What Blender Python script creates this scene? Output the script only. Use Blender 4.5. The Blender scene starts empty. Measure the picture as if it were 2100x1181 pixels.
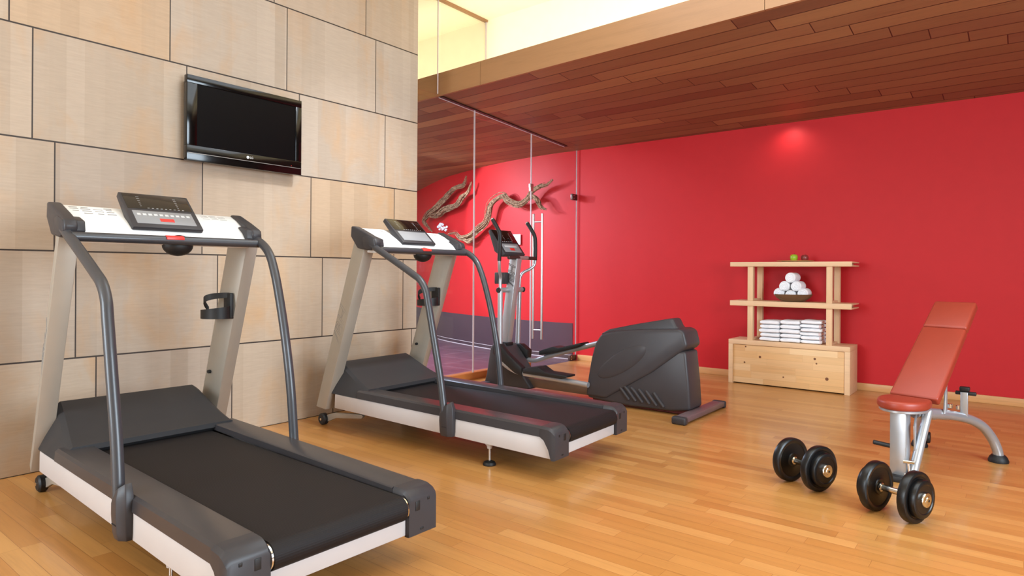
import bpy, bmesh, math, random
from mathutils import Vector, Matrix
random.seed(7)
SC = bpy.context.scene
COL = SC.collection
PI = math.pi

# ------------------------------------------------------------------ colour / materials
def lin(c):
    return tuple((x/12.92 if x <= .04045 else ((x+.055)/1.055)**2.4) for x in [v/255 for v in c])

class NT:
    """small node helper"""
    def __init__(s, name):
        s.m = bpy.data.materials.new(name); s.m.use_nodes = True
        s.t = s.m.node_tree; s.N = s.t.nodes; s.L = s.t.links
        s.b = s.N['Principled BSDF']; s.out = s.N['Material Output']
    def n(s, typ, **kw):
        o = s.N.new(typ)
        for k, v in kw.items(): setattr(o, k, v)
        return o
    def link(s, a, b): s.L.new(a, b)
    def put(s, sock, v):
        if isinstance(v, (int, float)): sock.default_value = v
        elif isinstance(v, tuple): sock.default_value = v
        else: s.L.new(v, sock)
    def math(s, op, a, b=0.0, c=None):
        o = s.n('ShaderNodeMath', operation=op)
        s.put(o.inputs[0], a); s.put(o.inputs[1], b)
        if c is not None: s.put(o.inputs[2], c)
        return o.outputs[0]
    def xyz(s):
        tc = s.n('ShaderNodeTexCoord'); sp = s.n('ShaderNodeSeparateXYZ')
        s.link(tc.outputs['Object'], sp.inputs[0]); return sp.outputs
    def vec(s, x, y, z):
        o = s.n('ShaderNodeCombineXYZ')
        for i, v in enumerate((x, y, z)): s.put(o.inputs[i], v)
        return o.outputs[0]
    def noise(s, v, scale=1.0, detail=3.0, rough=.5, dist=0.0):
        o = s.n('ShaderNodeTexNoise'); s.link(v, o.inputs['Vector'])
        o.inputs['Scale'].default_value = scale; o.inputs['Detail'].default_value = detail
        o.inputs['Roughness'].default_value = rough; o.inputs['Distortion'].default_value = dist
        return o.outputs[0]
    def white(s, v):
        o = s.n('ShaderNodeTexWhiteNoise', noise_dimensions='3D'); s.link(v, o.inputs['Vector']); return o.outputs['Value']
    def ramp(s, f, stops, interp='LINEAR'):
        o = s.n('ShaderNodeValToRGB'); r = o.color_ramp; r.interpolation = interp
        while len(r.elements) < len(stops): r.elements.new(.5)
        for e, (p, c) in zip(r.elements, stops):
            e.position = p; e.color = (*c, 1) if len(c) == 3 else c
        s.put(o.inputs[0], f); return o.outputs[0]
    def mix(s, f, a, b, mode='MIX'):
        o = s.n('ShaderNodeMix', data_type='RGBA', blend_type=mode)
        s.put(o.inputs[0], f)
        s.put(o.inputs[6], (*a, 1) if isinstance(a, tuple) and len(a) == 3 else a)
        s.put(o.inputs[7], (*b, 1) if isinstance(b, tuple) and len(b) == 3 else b)
        return o.outputs[2]
    def bump(s, hgt, strength=.2, dist=.01):
        o = s.n('ShaderNodeBump'); o.inputs['Strength'].default_value = strength; o.inputs['Distance'].default_value = dist
        s.link(hgt, o.inputs['Height']); s.link(o.outputs[0], s.b.inputs['Normal'])

def pm(name, rgb, rough=.5, metal=0.0, coat=0.0, bump=None, emit=None, var=.06, spec=.5):
    k = NT(name); c = lin(rgb)
    v = k.vec(*k.xyz())
    f = k.noise(v, 9.0, 3)
    d = tuple(max(0, x*(1-var)) for x in c); e = tuple(min(1, x*(1+var)) for x in c)
    k.link(k.ramp(f, [(.3, d), (.7, e)]), k.b.inputs['Base Color'])
    k.b.inputs['Roughness'].default_value = rough; k.b.inputs['Metallic'].default_value = metal
    k.b.inputs['Coat Weight'].default_value = coat; k.b.inputs['Coat Roughness'].default_value = .08
    k.b.inputs['Specular IOR Level'].default_value = spec
    if bump: k.bump(k.noise(v, bump[0], 4), bump[1], bump[2] if len(bump) > 2 else .002)
    if emit:
        k.b.inputs['Emission Color'].default_value = (*c, 1); k.b.inputs['Emission Strength'].default_value = emit
    return k.m

def planks(name, ua, va, width, length, cols, rough, gap, gapcol, shift=None, uoff=0.0, voff=0.0, grain=.25, coat=0.0, gloss_var=.06, endgap=True, bumpk=.15):
    """boards: long axis ua, across va (indices of object coords)"""
    k = NT(name); P = k.xyz(); u, v = P[ua], P[va]
    vv = k.math('DIVIDE', k.math('SUBTRACT', v, voff), width)
    row = k.math('FLOOR', vv); fv = k.math('FRACT', vv)
    if shift is None:
        off = k.math('MULTIPLY', k.white(k.vec(row, 3.7, 1.3)), length)
    else:
        off = k.math('MULTIPLY', row, -shift)
    uu = k.math('DIVIDE', k.math('ADD', k.math('SUBTRACT', u, uoff), off), length)
    cell = k.math('FLOOR', uu); fu = k.math('FRACT', uu)
    rnd = k.white(k.vec(row, cell, 0.5))
    n = len(cols)
    base = k.ramp(rnd, [(i/max(1, n-1), lin(c)) for i, c in enumerate(cols)])
    rs = k.math('MULTIPLY', rnd, 37.0)
    g = k.noise(k.vec(k.math('ADD', k.math('MULTIPLY', u, 1.6), rs), k.math('MULTIPLY', v, 34.0), rs), 1.0, 4, .6, .6)
    g2 = k.noise(k.vec(k.math('ADD', k.math('MULTIPLY', u, 6.0), rs), k.math('MULTIPLY', v, 160.0), rs), 1.0, 2, .5)
    gs = k.math('ADD', k.math('MULTIPLY', g, .7), k.math('MULTIPLY', g2, .3))
    shade = k.ramp(gs, [(.30, (1-grain,)*3), (.5, (1, 1, 1)), (.72, (1+grain*.35,)*3)])
    c = k.mix(1.0, base, shade, 'MULTIPLY')
    # seams
    e = gap/width
    a = k.math('LESS_THAN', fv, e)
    if endgap:
        b = k.math('LESS_THAN', fu, gap*.8/length)
        a = k.math('MAXIMUM', a, b)
    c = k.mix(a, c, lin(gapcol))
    k.link(c, k.b.inputs['Base Color'])
    r = k.math('ADD', k.math('MULTIPLY', k.math('SUBTRACT', g, .5), gloss_var*3), rough)
    k.link(r, k.b.inputs['Roughness'])
    k.b.inputs['Coat Weight'].default_value = coat; k.b.inputs['Coat Roughness'].default_value = .12
    k.bump(k.math('SUBTRACT', k.math('MULTIPLY', gs, .15), a), bumpk, .003)
    return k.m

def wood(name, rgb, ua=0, rough=.45, grain=.2, fig=1.0):
    k = NT(name); P = k.xyz(); o = [i for i in (0, 1, 2) if i != ua]
    d = k.noise(k.vec(k.math('MULTIPLY', P[ua], 1.2*fig), k.math('MULTIPLY', P[o[0]], 16.0*fig), k.math('MULTIPLY', P[o[1]], 16.0*fig)), 1.0, 4, .55, 1.2)
    f = k.noise(k.vec(k.math('MULTIPLY', P[ua], 8.0), k.math('MULTIPLY', P[o[0]], 150.0), k.math('MULTIPLY', P[o[1]], 150.0)), 1.0, 2)
    s = k.math('ADD', k.math('MULTIPLY', d, .7), k.math('MULTIPLY', f, .3))
    c = lin(rgb)
    k.link(k.ramp(s, [(.3, tuple(x*(1-grain) for x in c)), (.5, c), (.7, tuple(min(1, x*(1+grain*.4)) for x in c))]), k.b.inputs['Base Color'])
    k.b.inputs['Roughness'].default_value = rough
    k.bump(s, .08, .002)
    return k.m

def stone_mat():
    k = NT('stone_slabs'); P = k.xyz(); y, z = P[1], P[2]
    rz = k.math('DIVIDE', z, .6); row = k.math('FLOOR', rz); fz = k.math('FRACT', rz)
    yy = k.math('DIVIDE', k.math('ADD', k.math('SUBTRACT', y, 1.426), k.math('MULTIPLY', k.math('SUBTRACT', row, 0.0), .104)), .815)
    col = k.math('FLOOR', yy); fy = k.math('FRACT', yy)
    rnd = k.white(k.vec(row, col, 2.2)); rnd2 = k.white(k.vec(row, col, 7.9))
    base = k.ramp(rnd, [(0, lin(ST[0])), (.35, lin(ST[1])), (.7, lin(ST[2])), (1, lin(ST[3]))])
    seed = k.math('MULTIPLY', rnd2, 91.0)
    # upright sedimentary bands: stepped value per ~9 cm strip of each slab
    bw = k.math('ADD', k.math('MULTIPLY', y, 9.0), k.math('MULTIPLY', k.noise(k.vec(k.math('MULTIPLY', y, 2.3), seed, 0.0), 1.0, 1), 5.0))
    bands = k.white(k.vec(k.math('FLOOR', bw), seed, 0.0))
    bsoft = k.noise(k.vec(k.math('MULTIPLY', y, 14.0), seed, k.math('MULTIPLY', z, .35)), 1.0, 3, .6)
    bmix = k.math('ADD', k.math('MULTIPLY', bands, .6), k.math('MULTIPLY', bsoft, .4))
    c = k.mix(1.0, base, k.ramp(bmix, [(.15, (.90, .88, .85)), (.5, (.99, .98, .97)), (.85, (1.05, 1.05, 1.05))]), 'MULTIPLY')
    # ochre stains running with the bedding
    st = k.noise(k.vec(k.math('ADD', k.math('MULTIPLY', y, 3.2), seed), k.math('MULTIPLY', z, 1.6), seed), 1.0, 4, .6, .6)
    sm = k.ramp(st, [(.50, (0, 0, 0)), (.74, (1, 1, 1))])
    smf = k.n('ShaderNodeRGBToBW'); k.link(sm, smf.inputs[0])
    c = k.mix(k.math('MULTIPLY', smf.outputs[0], .48), c, lin((184, 138, 86)))
    fine = k.noise(k.vec(k.math('MULTIPLY', y, 10.0), k.math('MULTIPLY', z, 110.0), seed), 1.0, 4, .6)
    c = k.mix(1.0, c, k.ramp(fine, [(.3, (.93, .93, .93)), (.7, (1.04, 1.04, 1.04))]), 'MULTIPLY')
    # joints
    jw = .0045
    j = k.math('MAXIMUM', k.math('LESS_THAN', fz, jw/.6), k.math('GREATER_THAN', fz, 1-jw/.6))
    j2 = k.math('MAXIMUM', k.math('LESS_THAN', fy, jw*.8/.815), k.math('GREATER_THAN', fy, 1-jw*.8/.815))
    j = k.math('MAXIMUM', j, j2)
    c = k.mix(j, c, lin((46, 34, 26)))
    k.link(c, k.b.inputs['Base Color']); k.b.inputs['Roughness'].default_value = .62
    k.bump(k.math('SUBTRACT', k.math('MULTIPLY', fine, .1), k.math('MULTIPLY', j, 1.0)), .4, .006)
    return k.m

ST = [(162, 145, 129), (174, 155, 135), (168, 154, 139), (178, 152, 124)]

M = {}
M['stone'] = stone_mat()
M['floor'] = planks('beech_strip_floor', 0, 1, .072, .62, [(172, 114, 57), (189, 133, 72), (179, 122, 62), (196, 142, 81), (185, 127, 68)], .30, .0012, (118, 68, 31), grain=.16, coat=.25, gloss_var=.03, bumpk=.05)
M['soffit'] = planks('soffit_boards', 0, 1, .171, 1.75, [(120, 82, 54), (136, 96, 64), (124, 84, 59), (152, 110, 72), (110, 71, 49), (130, 89, 58)], .42, .009, (55, 29, 20), shift=.215, uoff=-1.6, voff=4.41, grain=.22, bumpk=.3)
M['fascia'] = wood('fascia_veneer', (153, 111, 73), 0, .4, .16, .5)
M['red'] = pm('red_paint', (188, 26, 32), .55, bump=(160, .12), var=.015, spec=.3)
M['cream'] = pm('cream_plaster', (250, 238, 208), .8, bump=(60, .1), var=.02)
M['plum'] = pm('plum_dado', (62, 47, 56), .5, var=.05)
def tile_mat():
    k = NT('plum_floor_tiles'); P = k.xyz()
    fx = k.math('FRACT', k.math('DIVIDE', P[0], .6)); fy = k.math('FRACT', k.math('DIVIDE', P[1], .6))
    j = k.math('MAXIMUM', k.math('LESS_THAN', fx, .008), k.math('LESS_THAN', fy, .008))
    r = k.noise(k.vec(*P), 7.0, 4)
    c = k.mix(j, k.ramp(r, [(.3, lin((84, 58, 68))), (.7, lin((100, 72, 80)))]), lin((176, 150, 156)))
    k.link(c, k.b.inputs['Base Color']); k.b.inputs['Roughness'].default_value = .3
    return k.m
M['tile'] = tile_mat()
M['skirt'] = wood('skirting_oak', (206, 150, 96), 0, .4, .18)
M['kerb'] = wood('kerb_oak', (168, 104, 52), 1, .35, .25)
M['birch'] = wood('shelf_birch', (224, 184, 142), 0, .5, .10)
M['birchz'] = wood('shelf_birch_upright', (224, 184, 142), 2, .5, .10)
M['staves'] = planks('finger_jointed_panel', 0, 2, .066, .42, [(226, 180, 124), (218, 168, 112), (231, 192, 142), (212, 160, 104), (226, 186, 134)], .5, .0008, (176, 122, 74), grain=.14, bumpk=.04)
M['knot'] = pm('wood_knot', (112, 66, 34), .6)
M['blackgloss'] = pm('gloss_black_plastic', (9, 7, 7), .14, coat=.15, var=.02, spec=.35)
M['screen'] = pm('dark_screen', (8, 5, 6), .34, var=.02, spec=.08)
M['silvertrim'] = pm('silver_trim', (176, 174, 172), .3, .8)
M['logo'] = pm('logo_grey', (214, 214, 214), .4)
M['charcoal'] = pm('charcoal_plastic', (56, 53, 55), .42, bump=(420, .10, .0008), var=.04, spec=.32)
M['railcover'] = pm('dark_side_rail', (54, 51, 53), .30, var=.05)
M['hood'] = pm('dark_hood', (50, 48, 49), .5, bump=(500, .15, .0008), var=.04, spec=.25)
M['tube'] = pm('dark_grey_enamel', (58, 58, 62), .40, .12, coat=.2, var=.03)
M['upright'] = pm('warm_silver_enamel', (163, 153, 140), .42, .25, var=.02)
M['frame'] = pm('light_grey_enamel', (190, 182, 179), .45, var=.02)
M['white'] = pm('white_plastic', (236, 234, 232), .35, var=.01)
M['black'] = pm('black_rubber', (18, 17, 18), .55, var=.05)
M['chrome'] = pm('chrome', (222, 220, 216), .14, 1.0, var=.02)
M['steel'] = pm('brushed_steel', (196, 194, 190), .3, .9, var=.04)
M['silver'] = pm('silver_enamel', (178, 180, 184), .32, .6, var=.02)
M['keypad'] = pm('keypad_grey', (138, 138, 140), .4, var=.02)
M['key'] = pm('key_white', (196, 196, 196), .45)
M['redbtn'] = pm('red_plastic', (214, 52, 46), .4)
M['ink'] = pm('print_grey', (120, 116, 112), .6)
M['inkdark'] = pm('print_dark', (74, 70, 70), .6)
M['display'] = pm('display_glass', (14, 12, 12), .12, coat=.5, var=.02)
M['hull'] = pm('charcoal_housing', (60, 56, 58), .40, bump=(300, .06, .0008), var=.03, spec=.32)
M['leather'] = pm('terracotta_vinyl', (148, 54, 36), .42, bump=(240, .10, .001), var=.04)
M['rubberplate'] = pm('black_weight_rubber', (15, 13, 13), .34, bump=(220, .12, .001), var=.08, spec=.4)
M['towel'] = pm('white_terry', (246, 245, 247), .95, bump=(260, .7, .006), var=.03, spec=.1)
M['hem'] = pm('pink_hem', (214, 176, 176), .9)
M['bowl'] = wood('bowl_brown', (112, 84, 58), 0, .35, .25)
M['plate'] = wood('plate_bamboo', (214, 172, 112), 0, .45, .12)
M['green'] = pm('green_apple', (146, 178, 40), .3, var=.25)
M['redapple'] = pm('red_apple', (128, 52, 48), .3, var=.3)
M['stem'] = pm('apple_stem', (70, 48, 28), .7)
M['paper'] = pm('white_paper', (240, 238, 236), .8, var=.01)
M['trackdark'] = pm('bronze_track', (52, 34, 30), .4, .3)
M['edge'] = pm('glass_edge', (206, 192, 194), .3, var=.02)
def drift_mat():
    k = NT('weathered_driftwood'); v = k.vec(*k.xyz())
    f = k.noise(v, 26.0, 6, .65, 1.5)
    k.link(k.ramp(f, [(.34, lin((58, 40, 28))), (.5, lin((136, 106, 78))), (.68, lin((186, 156, 124)))]), k.b.inputs['Base Color'])
    k.b.inputs['Roughness'].default_value = .85; k.bump(f, .6, .01); return k.m
M['drift'] = drift_mat()
def belt_mat():
    k = NT('treadmill_belt'); P = k.xyz()
    w = k.math('SINE', k.math('MULTIPLY', k.math('SUBTRACT', P[0], P[2]), 2*PI/.0085))
    f = k.noise(k.vec(*P), 420.0, 2)
    k.link(k.ramp(f, [(.3, lin((23, 19, 19))), (.7, lin((32, 27, 27)))]), k.b.inputs['Base Color'])
    k.b.inputs['Roughness'].default_value = .62; k.b.inputs['Specular IOR Level'].default_value = .22
    k.bump(k.math('ADD', k.math('MULTIPLY', w, .35), k.math('MULTIPLY', f, .4)), .35, .0012); return k.m
M['belt'] = belt_mat()
def glass_mat():
    k = NT('clear_glass'); k.N.remove(k.b)
    tr = k.n('ShaderNodeBsdfTransparent'); tr.inputs[0].default_value = (.975, .985, .98, 1)
    gl = k.n('ShaderNodeBsdfGlossy'); gl.inputs['Roughness'].default_value = .0
    lw = k.n('ShaderNodeLayerWeight'); lw.inputs[0].default_value = .5
    fr = k.math('ADD', k.math('MULTIPLY', k.math('POWER', lw.outputs['Facing'], 5.0), .9), .022)
    mx = k.n('ShaderNodeMixShader'); k.link(fr, mx.inputs[0]); k.link(tr.outputs[0], mx.inputs[1]); k.link(gl.outputs[0], mx.inputs[2])
    k.link(mx.outputs[0], k.out.inputs[0]); return k.m
M['glass'] = glass_mat()
M['lamp'] = pm('lamp_glow', (255, 238, 205), .5, emit=6.0)

# ------------------------------------------------------------------ mesh building
def V(*a): return Vector(a)
def spline(pts, sub=6):
    P = [Vector(p) for p in pts]; n = len(P); out = []
    for i in range(n-1):
        p0, p1, p2, p3 = P[max(i-1, 0)], P[i], P[i+1], P[min(i+2, n-1)]
        for j in range(sub):
            t = j/sub
            out.append(.5*((2*p1)+(p2-p0)*t+(2*p0-5*p1+4*p2-p3)*t*t+(3*p1-p0-3*p2+p3)*t**3))
    out.append(P[-1]); return out

class MB:
    def __init__(s): s.bm = bmesh.new()
    def merge(s, b):
        me = bpy.data.meshes.new('tmp'); b.to_mesh(me); b.free(); s.bm.from_mesh(me); bpy.data.meshes.remove(me); return s
    def _bev(s, b, w, seg=2, ang=28):
        if w > 0:
            b.normal_update()
            es = [e for e in b.edges if len(e.link_faces) == 2 and e.calc_face_angle(0) > math.radians(ang)]
            if es: bmesh.ops.bevel(b, geom=es, offset=w, segments=seg, profile=.5, affect='EDGES', clamp_overlap=True)
    def box(s, x0, x1, y0, y1, z0, z1, bev=0.0, seg=2, mat=None):
        b = bmesh.new()
        vs = [b.verts.new((x, y, z)) for z in (z0, z1) for y in (y0, y1) for x in (x0, x1)]
        for f in [(0, 2, 3, 1), (4, 5, 7, 6), (0, 1, 5, 4), (2, 6, 7, 3), (0, 4, 6, 2), (1, 3, 7, 5)]: b.faces.new([vs[i] for i in f])
        s._bev(b, bev, seg)
        if mat is not None: b.transform(mat)
        return s.merge(b)
    def prism(s, poly, axis, a0, a1, bev=0.0, seg=2, mat=None, ang=28):
        """poly: 2D points; axis 0 -> (y,z), 1 -> (x,z), 2 -> (x,y)"""
        b = bmesh.new()
        def mk(p, a): return {0: (a, p[0], p[1]), 1: (p[0], a, p[1]), 2: (p[0], p[1], a)}[axis]
        A = [b.verts.new(mk(p, a0)) for p in poly]; B = [b.verts.new(mk(p, a1)) for p in poly]
        b.faces.new(A); b.faces.new(B[::-1]); n = len(poly)
        for i in range(n): b.faces.new([A[i], B[i], B[(i+1) % n], A[(i+1) % n]])
        bmesh.ops.recalc_face_normals(b, faces=b.faces[:])
        s._bev(b, bev, seg, ang)
        if mat is not None: b.transform(mat)
        return s.merge(b)
    def loft(s, rings, cap=True, closed=True, bev=0.0):
        b = bmesh.new(); R = [[b.verts.new(p) for p in r] for r in rings]
        for A, B in zip(R[:-1], R[1:]):
            n = len(A)
            for i in range(n if closed else n-1): b.faces.new([A[i], A[(i+1) % n], B[(i+1) % n], B[i]])
        if cap: b.faces.new(R[0][::-1]); b.faces.new(R[-1])
        bmesh.ops.recalc_face_normals(b, faces=b.faces[:])
        s._bev(b, bev)
        return s.merge(b)
    def tube(s, pts, r, seg=14, cap=True, smooth=0, rr=None):
        P = spline(pts, smooth) if smooth else [Vector(p) for p in pts]
        n = len(P); rings = []; up = None
        for i, p in enumerate(P):
            t = (P[min(i+1, n-1)]-P[max(i-1, 0)]).normalized()
            if up is None:
                up = V(0, 0, 1) if abs(t.z) < .9 else V(1, 0, 0)
            a = (up - t*up.dot(t)).normalized(); c = t.cross(a); up = a
            q = rr[min(len(rr)-1, int(round(i/(n-1)*(len(rr)-1))))] if rr else r
            rings.append([p + a*q*math.cos(2*PI*k/seg) + c*q*math.sin(2*PI*k/seg) for k in range(seg)])
        return s.loft(rings, cap)
    def lathe(s, prof, axis=2, o=(0, 0, 0), seg=40, mat=None):
        """prof: (radius, height) pairs, first/last radius 0 closes"""
        b = bmesh.new(); rings = []
        def mk(r, h, a):
            c, d = r*math.cos(a), r*math.sin(a)
            p = {2: (c, d, h), 0: (h, c, d), 1: (c, h, d)}[axis]
            return (p[0]+o[0], p[1]+o[1], p[2]+o[2])
        for r, h in prof:
            if r < 1e-6: rings.append([b.verts.new(mk(0, h, 0))])
            else: rings.append([b.verts.new(mk(r, h, 2*PI*k/seg)) for k in range(seg)])
        for A, B in zip(rings[:-1], rings[1:]):
            for k in range(seg):
                f = []
                f += [A[0]] if len(A) == 1 else [A[k], A[(k+1) % seg]]
                f += [B[0]] if len(B) == 1 else [B[(k+1) % seg], B[k]]
                if len(f) > 2: b.faces.new(f)
        bmesh.ops.recalc_face_normals(b, faces=b.faces[:])
        if mat is not None: b.transform(mat)
        return s.merge(b)
    def cyl(s, p0, p1, r, seg=20, bev=0.0):
        p0, p1 = Vector(p0), Vector(p1); t = (p1-p0); L = t.length; t.normalize()
        q = t.to_track_quat('Z', 'Y').to_matrix().to_4x4(); q.translation = p0
        pr = [(0, 0), (r-bev, 0), (r, bev), (r, L-bev), (r-bev, L), (0, L)] if bev else [(0, 0), (r, 0), (r, L), (0, L)]
        return s.lathe(pr, 2, seg=seg, mat=q)
    def ball(s, c, rx, ry, rz, seg=24, mat=None):
        b = bmesh.new(); bmesh.ops.create_uvsphere(b, u_segments=seg, v_segments=seg//2, radius=1.0)
        m = Matrix.Translation(c) @ (mat or Matrix.Identity(4)) @ Matrix.Diagonal((rx, ry, rz, 1)); b.transform(m); return s.merge(b)
    def build(s, name, mat, parent=None, world=False, smooth=True, ang=35):
        me = bpy.data.meshes.new(name)
        if world and parent is not None:
            r = parent
            while r.parent: r = r.parent
            s.bm.transform(Matrix.Translation(-r.location))
        s.bm.to_mesh(me); s.bm.free()
        if mat: me.materials.append(M[mat] if isinstance(mat, str) else mat)
        if smooth:
            me.shade_smooth(); me.set_sharp_from_angle(angle=math.radians(ang))
        o = bpy.data.objects.new(name, me); COL.objects.link(o)
        if parent is not None: o.parent = parent
        return o

def tag(o, label, cat, group=None):
    o['label'] = label; o['category'] = cat
    if group: o['group'] = group
    return o
def thing(name, label, cat, loc=(0, 0, 0), rz=0.0, group=None):
    o = bpy.data.objects.new(name, None); COL.objects.link(o); o.empty_display_size = .1
    o.location = loc; o.rotation_euler = (0, 0, rz); return tag(o, label, cat, group)
def struct(o, label=None, cat=None):
    o['kind'] = 'structure'
    if label: o['label'] = label
    if cat: o['category'] = cat
    return o
def kids(o): return [c for c in bpy.data.objects if c.parent == o]
def dup(root, loc, rz, label, group):
    r = root.copy(); COL.objects.link(r); r.location = loc; r.rotation_euler = (0, 0, rz); r['label'] = label; r['group'] = group
    for ch in kids(root):
        c = ch.copy(); COL.objects.link(c); c.parent = r
        for g in kids(ch):
            d = g.copy(); COL.objects.link(d); d.parent = c
    return r
def text_into(mb, body, size, o, dx, dy, outline=0.0, shear=0.0, ext=.0006, align='CENTER'):
    """lettering laid at o, running along dx with letter tops along dy"""
    cu = bpy.data.curves.new('txt', 'FONT'); cu.body = body; cu.size = size; cu.shear = shear
    cu.align_x = align; cu.align_y = 'CENTER'; cu.resolution_u = 4
    if outline: cu.fill_mode = 'NONE'; cu.bevel_depth = outline; cu.bevel_resolution = 0
    else: cu.extrude = ext
    ob = bpy.data.objects.new('txt', cu); COL.objects.link(ob)
    dg = bpy.context.evaluated_depsgraph_get(); dg.update()
    me = bpy.data.meshes.new_from_object(ob.evaluated_get(dg))
    dx = Vector(dx).normalized(); dy = Vector(dy).normalized(); nz = dx.cross(dy)
    m = Matrix(((dx.x, dy.x, nz.x, o[0]), (dx.y, dy.y, nz.y, o[1]), (dx.z, dy.z, nz.z, o[2]), (0, 0, 0, 1)))
    me.transform(m); mb.bm.from_mesh(me)
    bpy.data.meshes.remove(me); bpy.data.objects.remove(ob); bpy.data.curves.remove(cu)

# ================================================================== SETTING
GX = -4.40            # glass wall plane
WALLC = [(-4.40, 6.87), (-4.9, 6.87), (-5.8, 6.98), (-6.8, 7.25), (-7.5, 7.52), (-9.0, 8.3)]  # red wall bends away behind the glass
XR, YB, ZC = 2.6, -3.0, 3.72
struct(MB().box(-4.39, XR, YB, 6.90, -.08, 0).build('floor', 'floor'), 'glossy beech strip floor of the gym', 'floor')
struct(MB().box(-9.5, -4.395, 3.9, 8.9, -.08, 0.0).build('floor_behind_glass', 'tile'), 'plum tiled floor of the room behind the glass', 'floor')
struct(MB().box(-4.62, -4.18, YB, 3.925, 0, ZC).build('wall_left', 'stone'), 'pale sandstone slab wall with dark joints', 'wall')
struct(MB().box(-4.40, XR+.1, 6.87, 6.99, 0, 2.75).build('wall_back', 'red'), 'bright red painted wall behind the shelf', 'wall')
mb = MB(); P = spline([(x, y, 0) for x, y in WALLC], 5)
mb.loft([[(p.x, p.y, 0), (p.x, p.y, 2.95), (p.x+.02, p.y+.12, 2.95), (p.x+.02, p.y+.12, 0)] for p in P])
wg = struct(mb.build('wall_behind_glass', 'red'), 'curved red wall in the room behind the glass', 'wall')
mb = MB(); PD = [p for p in P if p.x < -4.45]; PD = [V(-4.455, 6.87, 0)]+PD
mb.loft([[(p.x, p.y-.008, .0), (p.x, p.y-.008, .455), (p.x, p.y+.02, .455), (p.x, p.y+.02, .0)] for p in PD])
struct(mb.build('trim_1', 'plum'), 'plum dado band along the foot of the curved red wall', 'dado')
mb = MB()
for z0, z1, t in ((.0, .008, .016), (.05, .056, .012)):
    mb.loft([[(p.x, p.y-t, z0), (p.x, p.y-t, z1), (p.x, p.y, z1), (p.x, p.y, z0)] for p in PD])
struct(mb.build('trim_2', 'edge'), 'thin pale metal beads at the foot of the plum dado', 'trim')
struct(MB().box(-4.375, XR, 6.852, 6.872, 0, .068, .003).build('baseboard_back', 'skirt'), 'oak baseboard along the red wall', 'baseboard')
# wood soffit (twisted plane) as one slab
def zf(x): return 2.787 + .024*(x+4.4)
def ztop(x): return 3.0 + .022*(x+4.4)
mb = MB(); R = []
for i in range(13):
    x = -9.4 + (XR+9.4)*i/12
    R.append([(x, 4.43, zf(x)), (x, 6.87, 2.63), (x, 8.6, 2.52), (x, 8.6, 2.80), (x, 6.87, 2.80), (x, 4.43, zf(x)+.06)])
mb.loft(R); struct(mb.build('ceiling', 'soffit', smooth=False), 'low red brown timber boarded soffit', 'ceiling')
for i, (xa, xb) in enumerate([(-9.4, -3.872), (-3.868, -1.36), (-1.356, XR)]):
    mb = MB(); mb.loft([[(x, 4.405, zf(x)-.004), (x, 4.43, zf(x)-.004), (x, 4.43, ztop(x)), (x, 4.405, ztop(x))] for x in (xa, xb)])
    struct(mb.build('trim_%d' % (3+i), 'fascia', smooth=False), ['oak fascia length at the left, crossing the glass corner', 'long oak fascia length edging the soffit at top centre', 'oak fascia length edging the soffit at the top edge'][i], 'fascia')
mb = MB(); mb.loft([[(x, 4.43, zf(x)+.065), (x, 5.1, zf(x)+.065), (x, 5.1, zf(x)+.09), (x, 4.43, zf(x)+.09)] for x in (-9.4, XR)])
struct(mb.build('trim_6', 'cream'), 'cream shelf of the lit cove above the soffit', 'cove')
struct(MB().box(-9.4, XR, 5.10, 5.18, 2.875, ZC).build('wall_upper', 'cream'), 'cream upper wall glowing from the cove light', 'wall')
struct(MB().box(-9.5, XR+.1, YB-.1, 5.2, ZC, ZC+.1).build('ceiling_upper', 'cream'), 'cream high ceiling above the gym', 'ceiling')
struct(MB().box(XR, XR+.1, YB-.1, 7.0, 0, ZC).build('wall_right', pm('taupe_wall', (116, 98, 84), .8)), 'cream side wall', 'wall')
struct(MB().box(-4.62, XR+.1, YB-.1, YB, 0, ZC).build('wall_front', 'cream'), 'cream wall behind the camera', 'wall')
struct(MB().box(-9.5, -9.4, 3.8, 8.9, 0, ZC).build('wall_far_left', 'cream'), 'cream end wall of the room behind the glass', 'wall')
struct(MB().box(-9.5, -4.62, 3.80, 3.90, 0, ZC).build('wall_side_left', 'cream'), 'cream side wall of the room behind the glass', 'wall')
# kerb under the glass
struct(MB().box(-4.47, -4.385, 3.925, 5.898, 0, .072, .004).build('trim_7', 'kerb'), 'oak kerb under the glass partition', 'kerb')
# glazing
def pane(name, y0, y1, z0, z1, label, edges):
    o = struct(MB().box(GX-.005, GX+.005, y0, y1, z0, z1).build(name, 'glass', smooth=False), label, 'glass')
    for e in edges:
        mb = MB()
        mb.box(GX-.0055, GX+.0055, e[0], e[1], e[2], e[3]); mb.build('edge', 'edge', o, smooth=False)
    return o
pane('window_1', 3.93, 4.922, .072, 2.745, 'fixed glass pane between the stone wall and the first joint', [(4.916, 4.930, .072, 2.745)])
pane('window_2', 4.934, 5.895, .072, 2.675, 'fixed glass pane beside the glass door', [(5.889, 5.900, .072, 2.675)])
pane('window_3', 3.93, 4.390, 2.79, ZC, 'upper glass pane left of the timber fascia', [(4.388, 4.394, 2.80, ZC)])
pane('window_4', 4.435, 5.098, 3.0, ZC-.02, 'upper glass pane in the lit cove', [(5.088, 5.098, 3.0, ZC-.02)])
struct(MB().box(GX-.02, GX+.02, 3.93, 5.10, ZC-.022, ZC, .002).build('trim_8', 'fascia'), 'slim oak head rail above the upper glass', 'trim')
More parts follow.
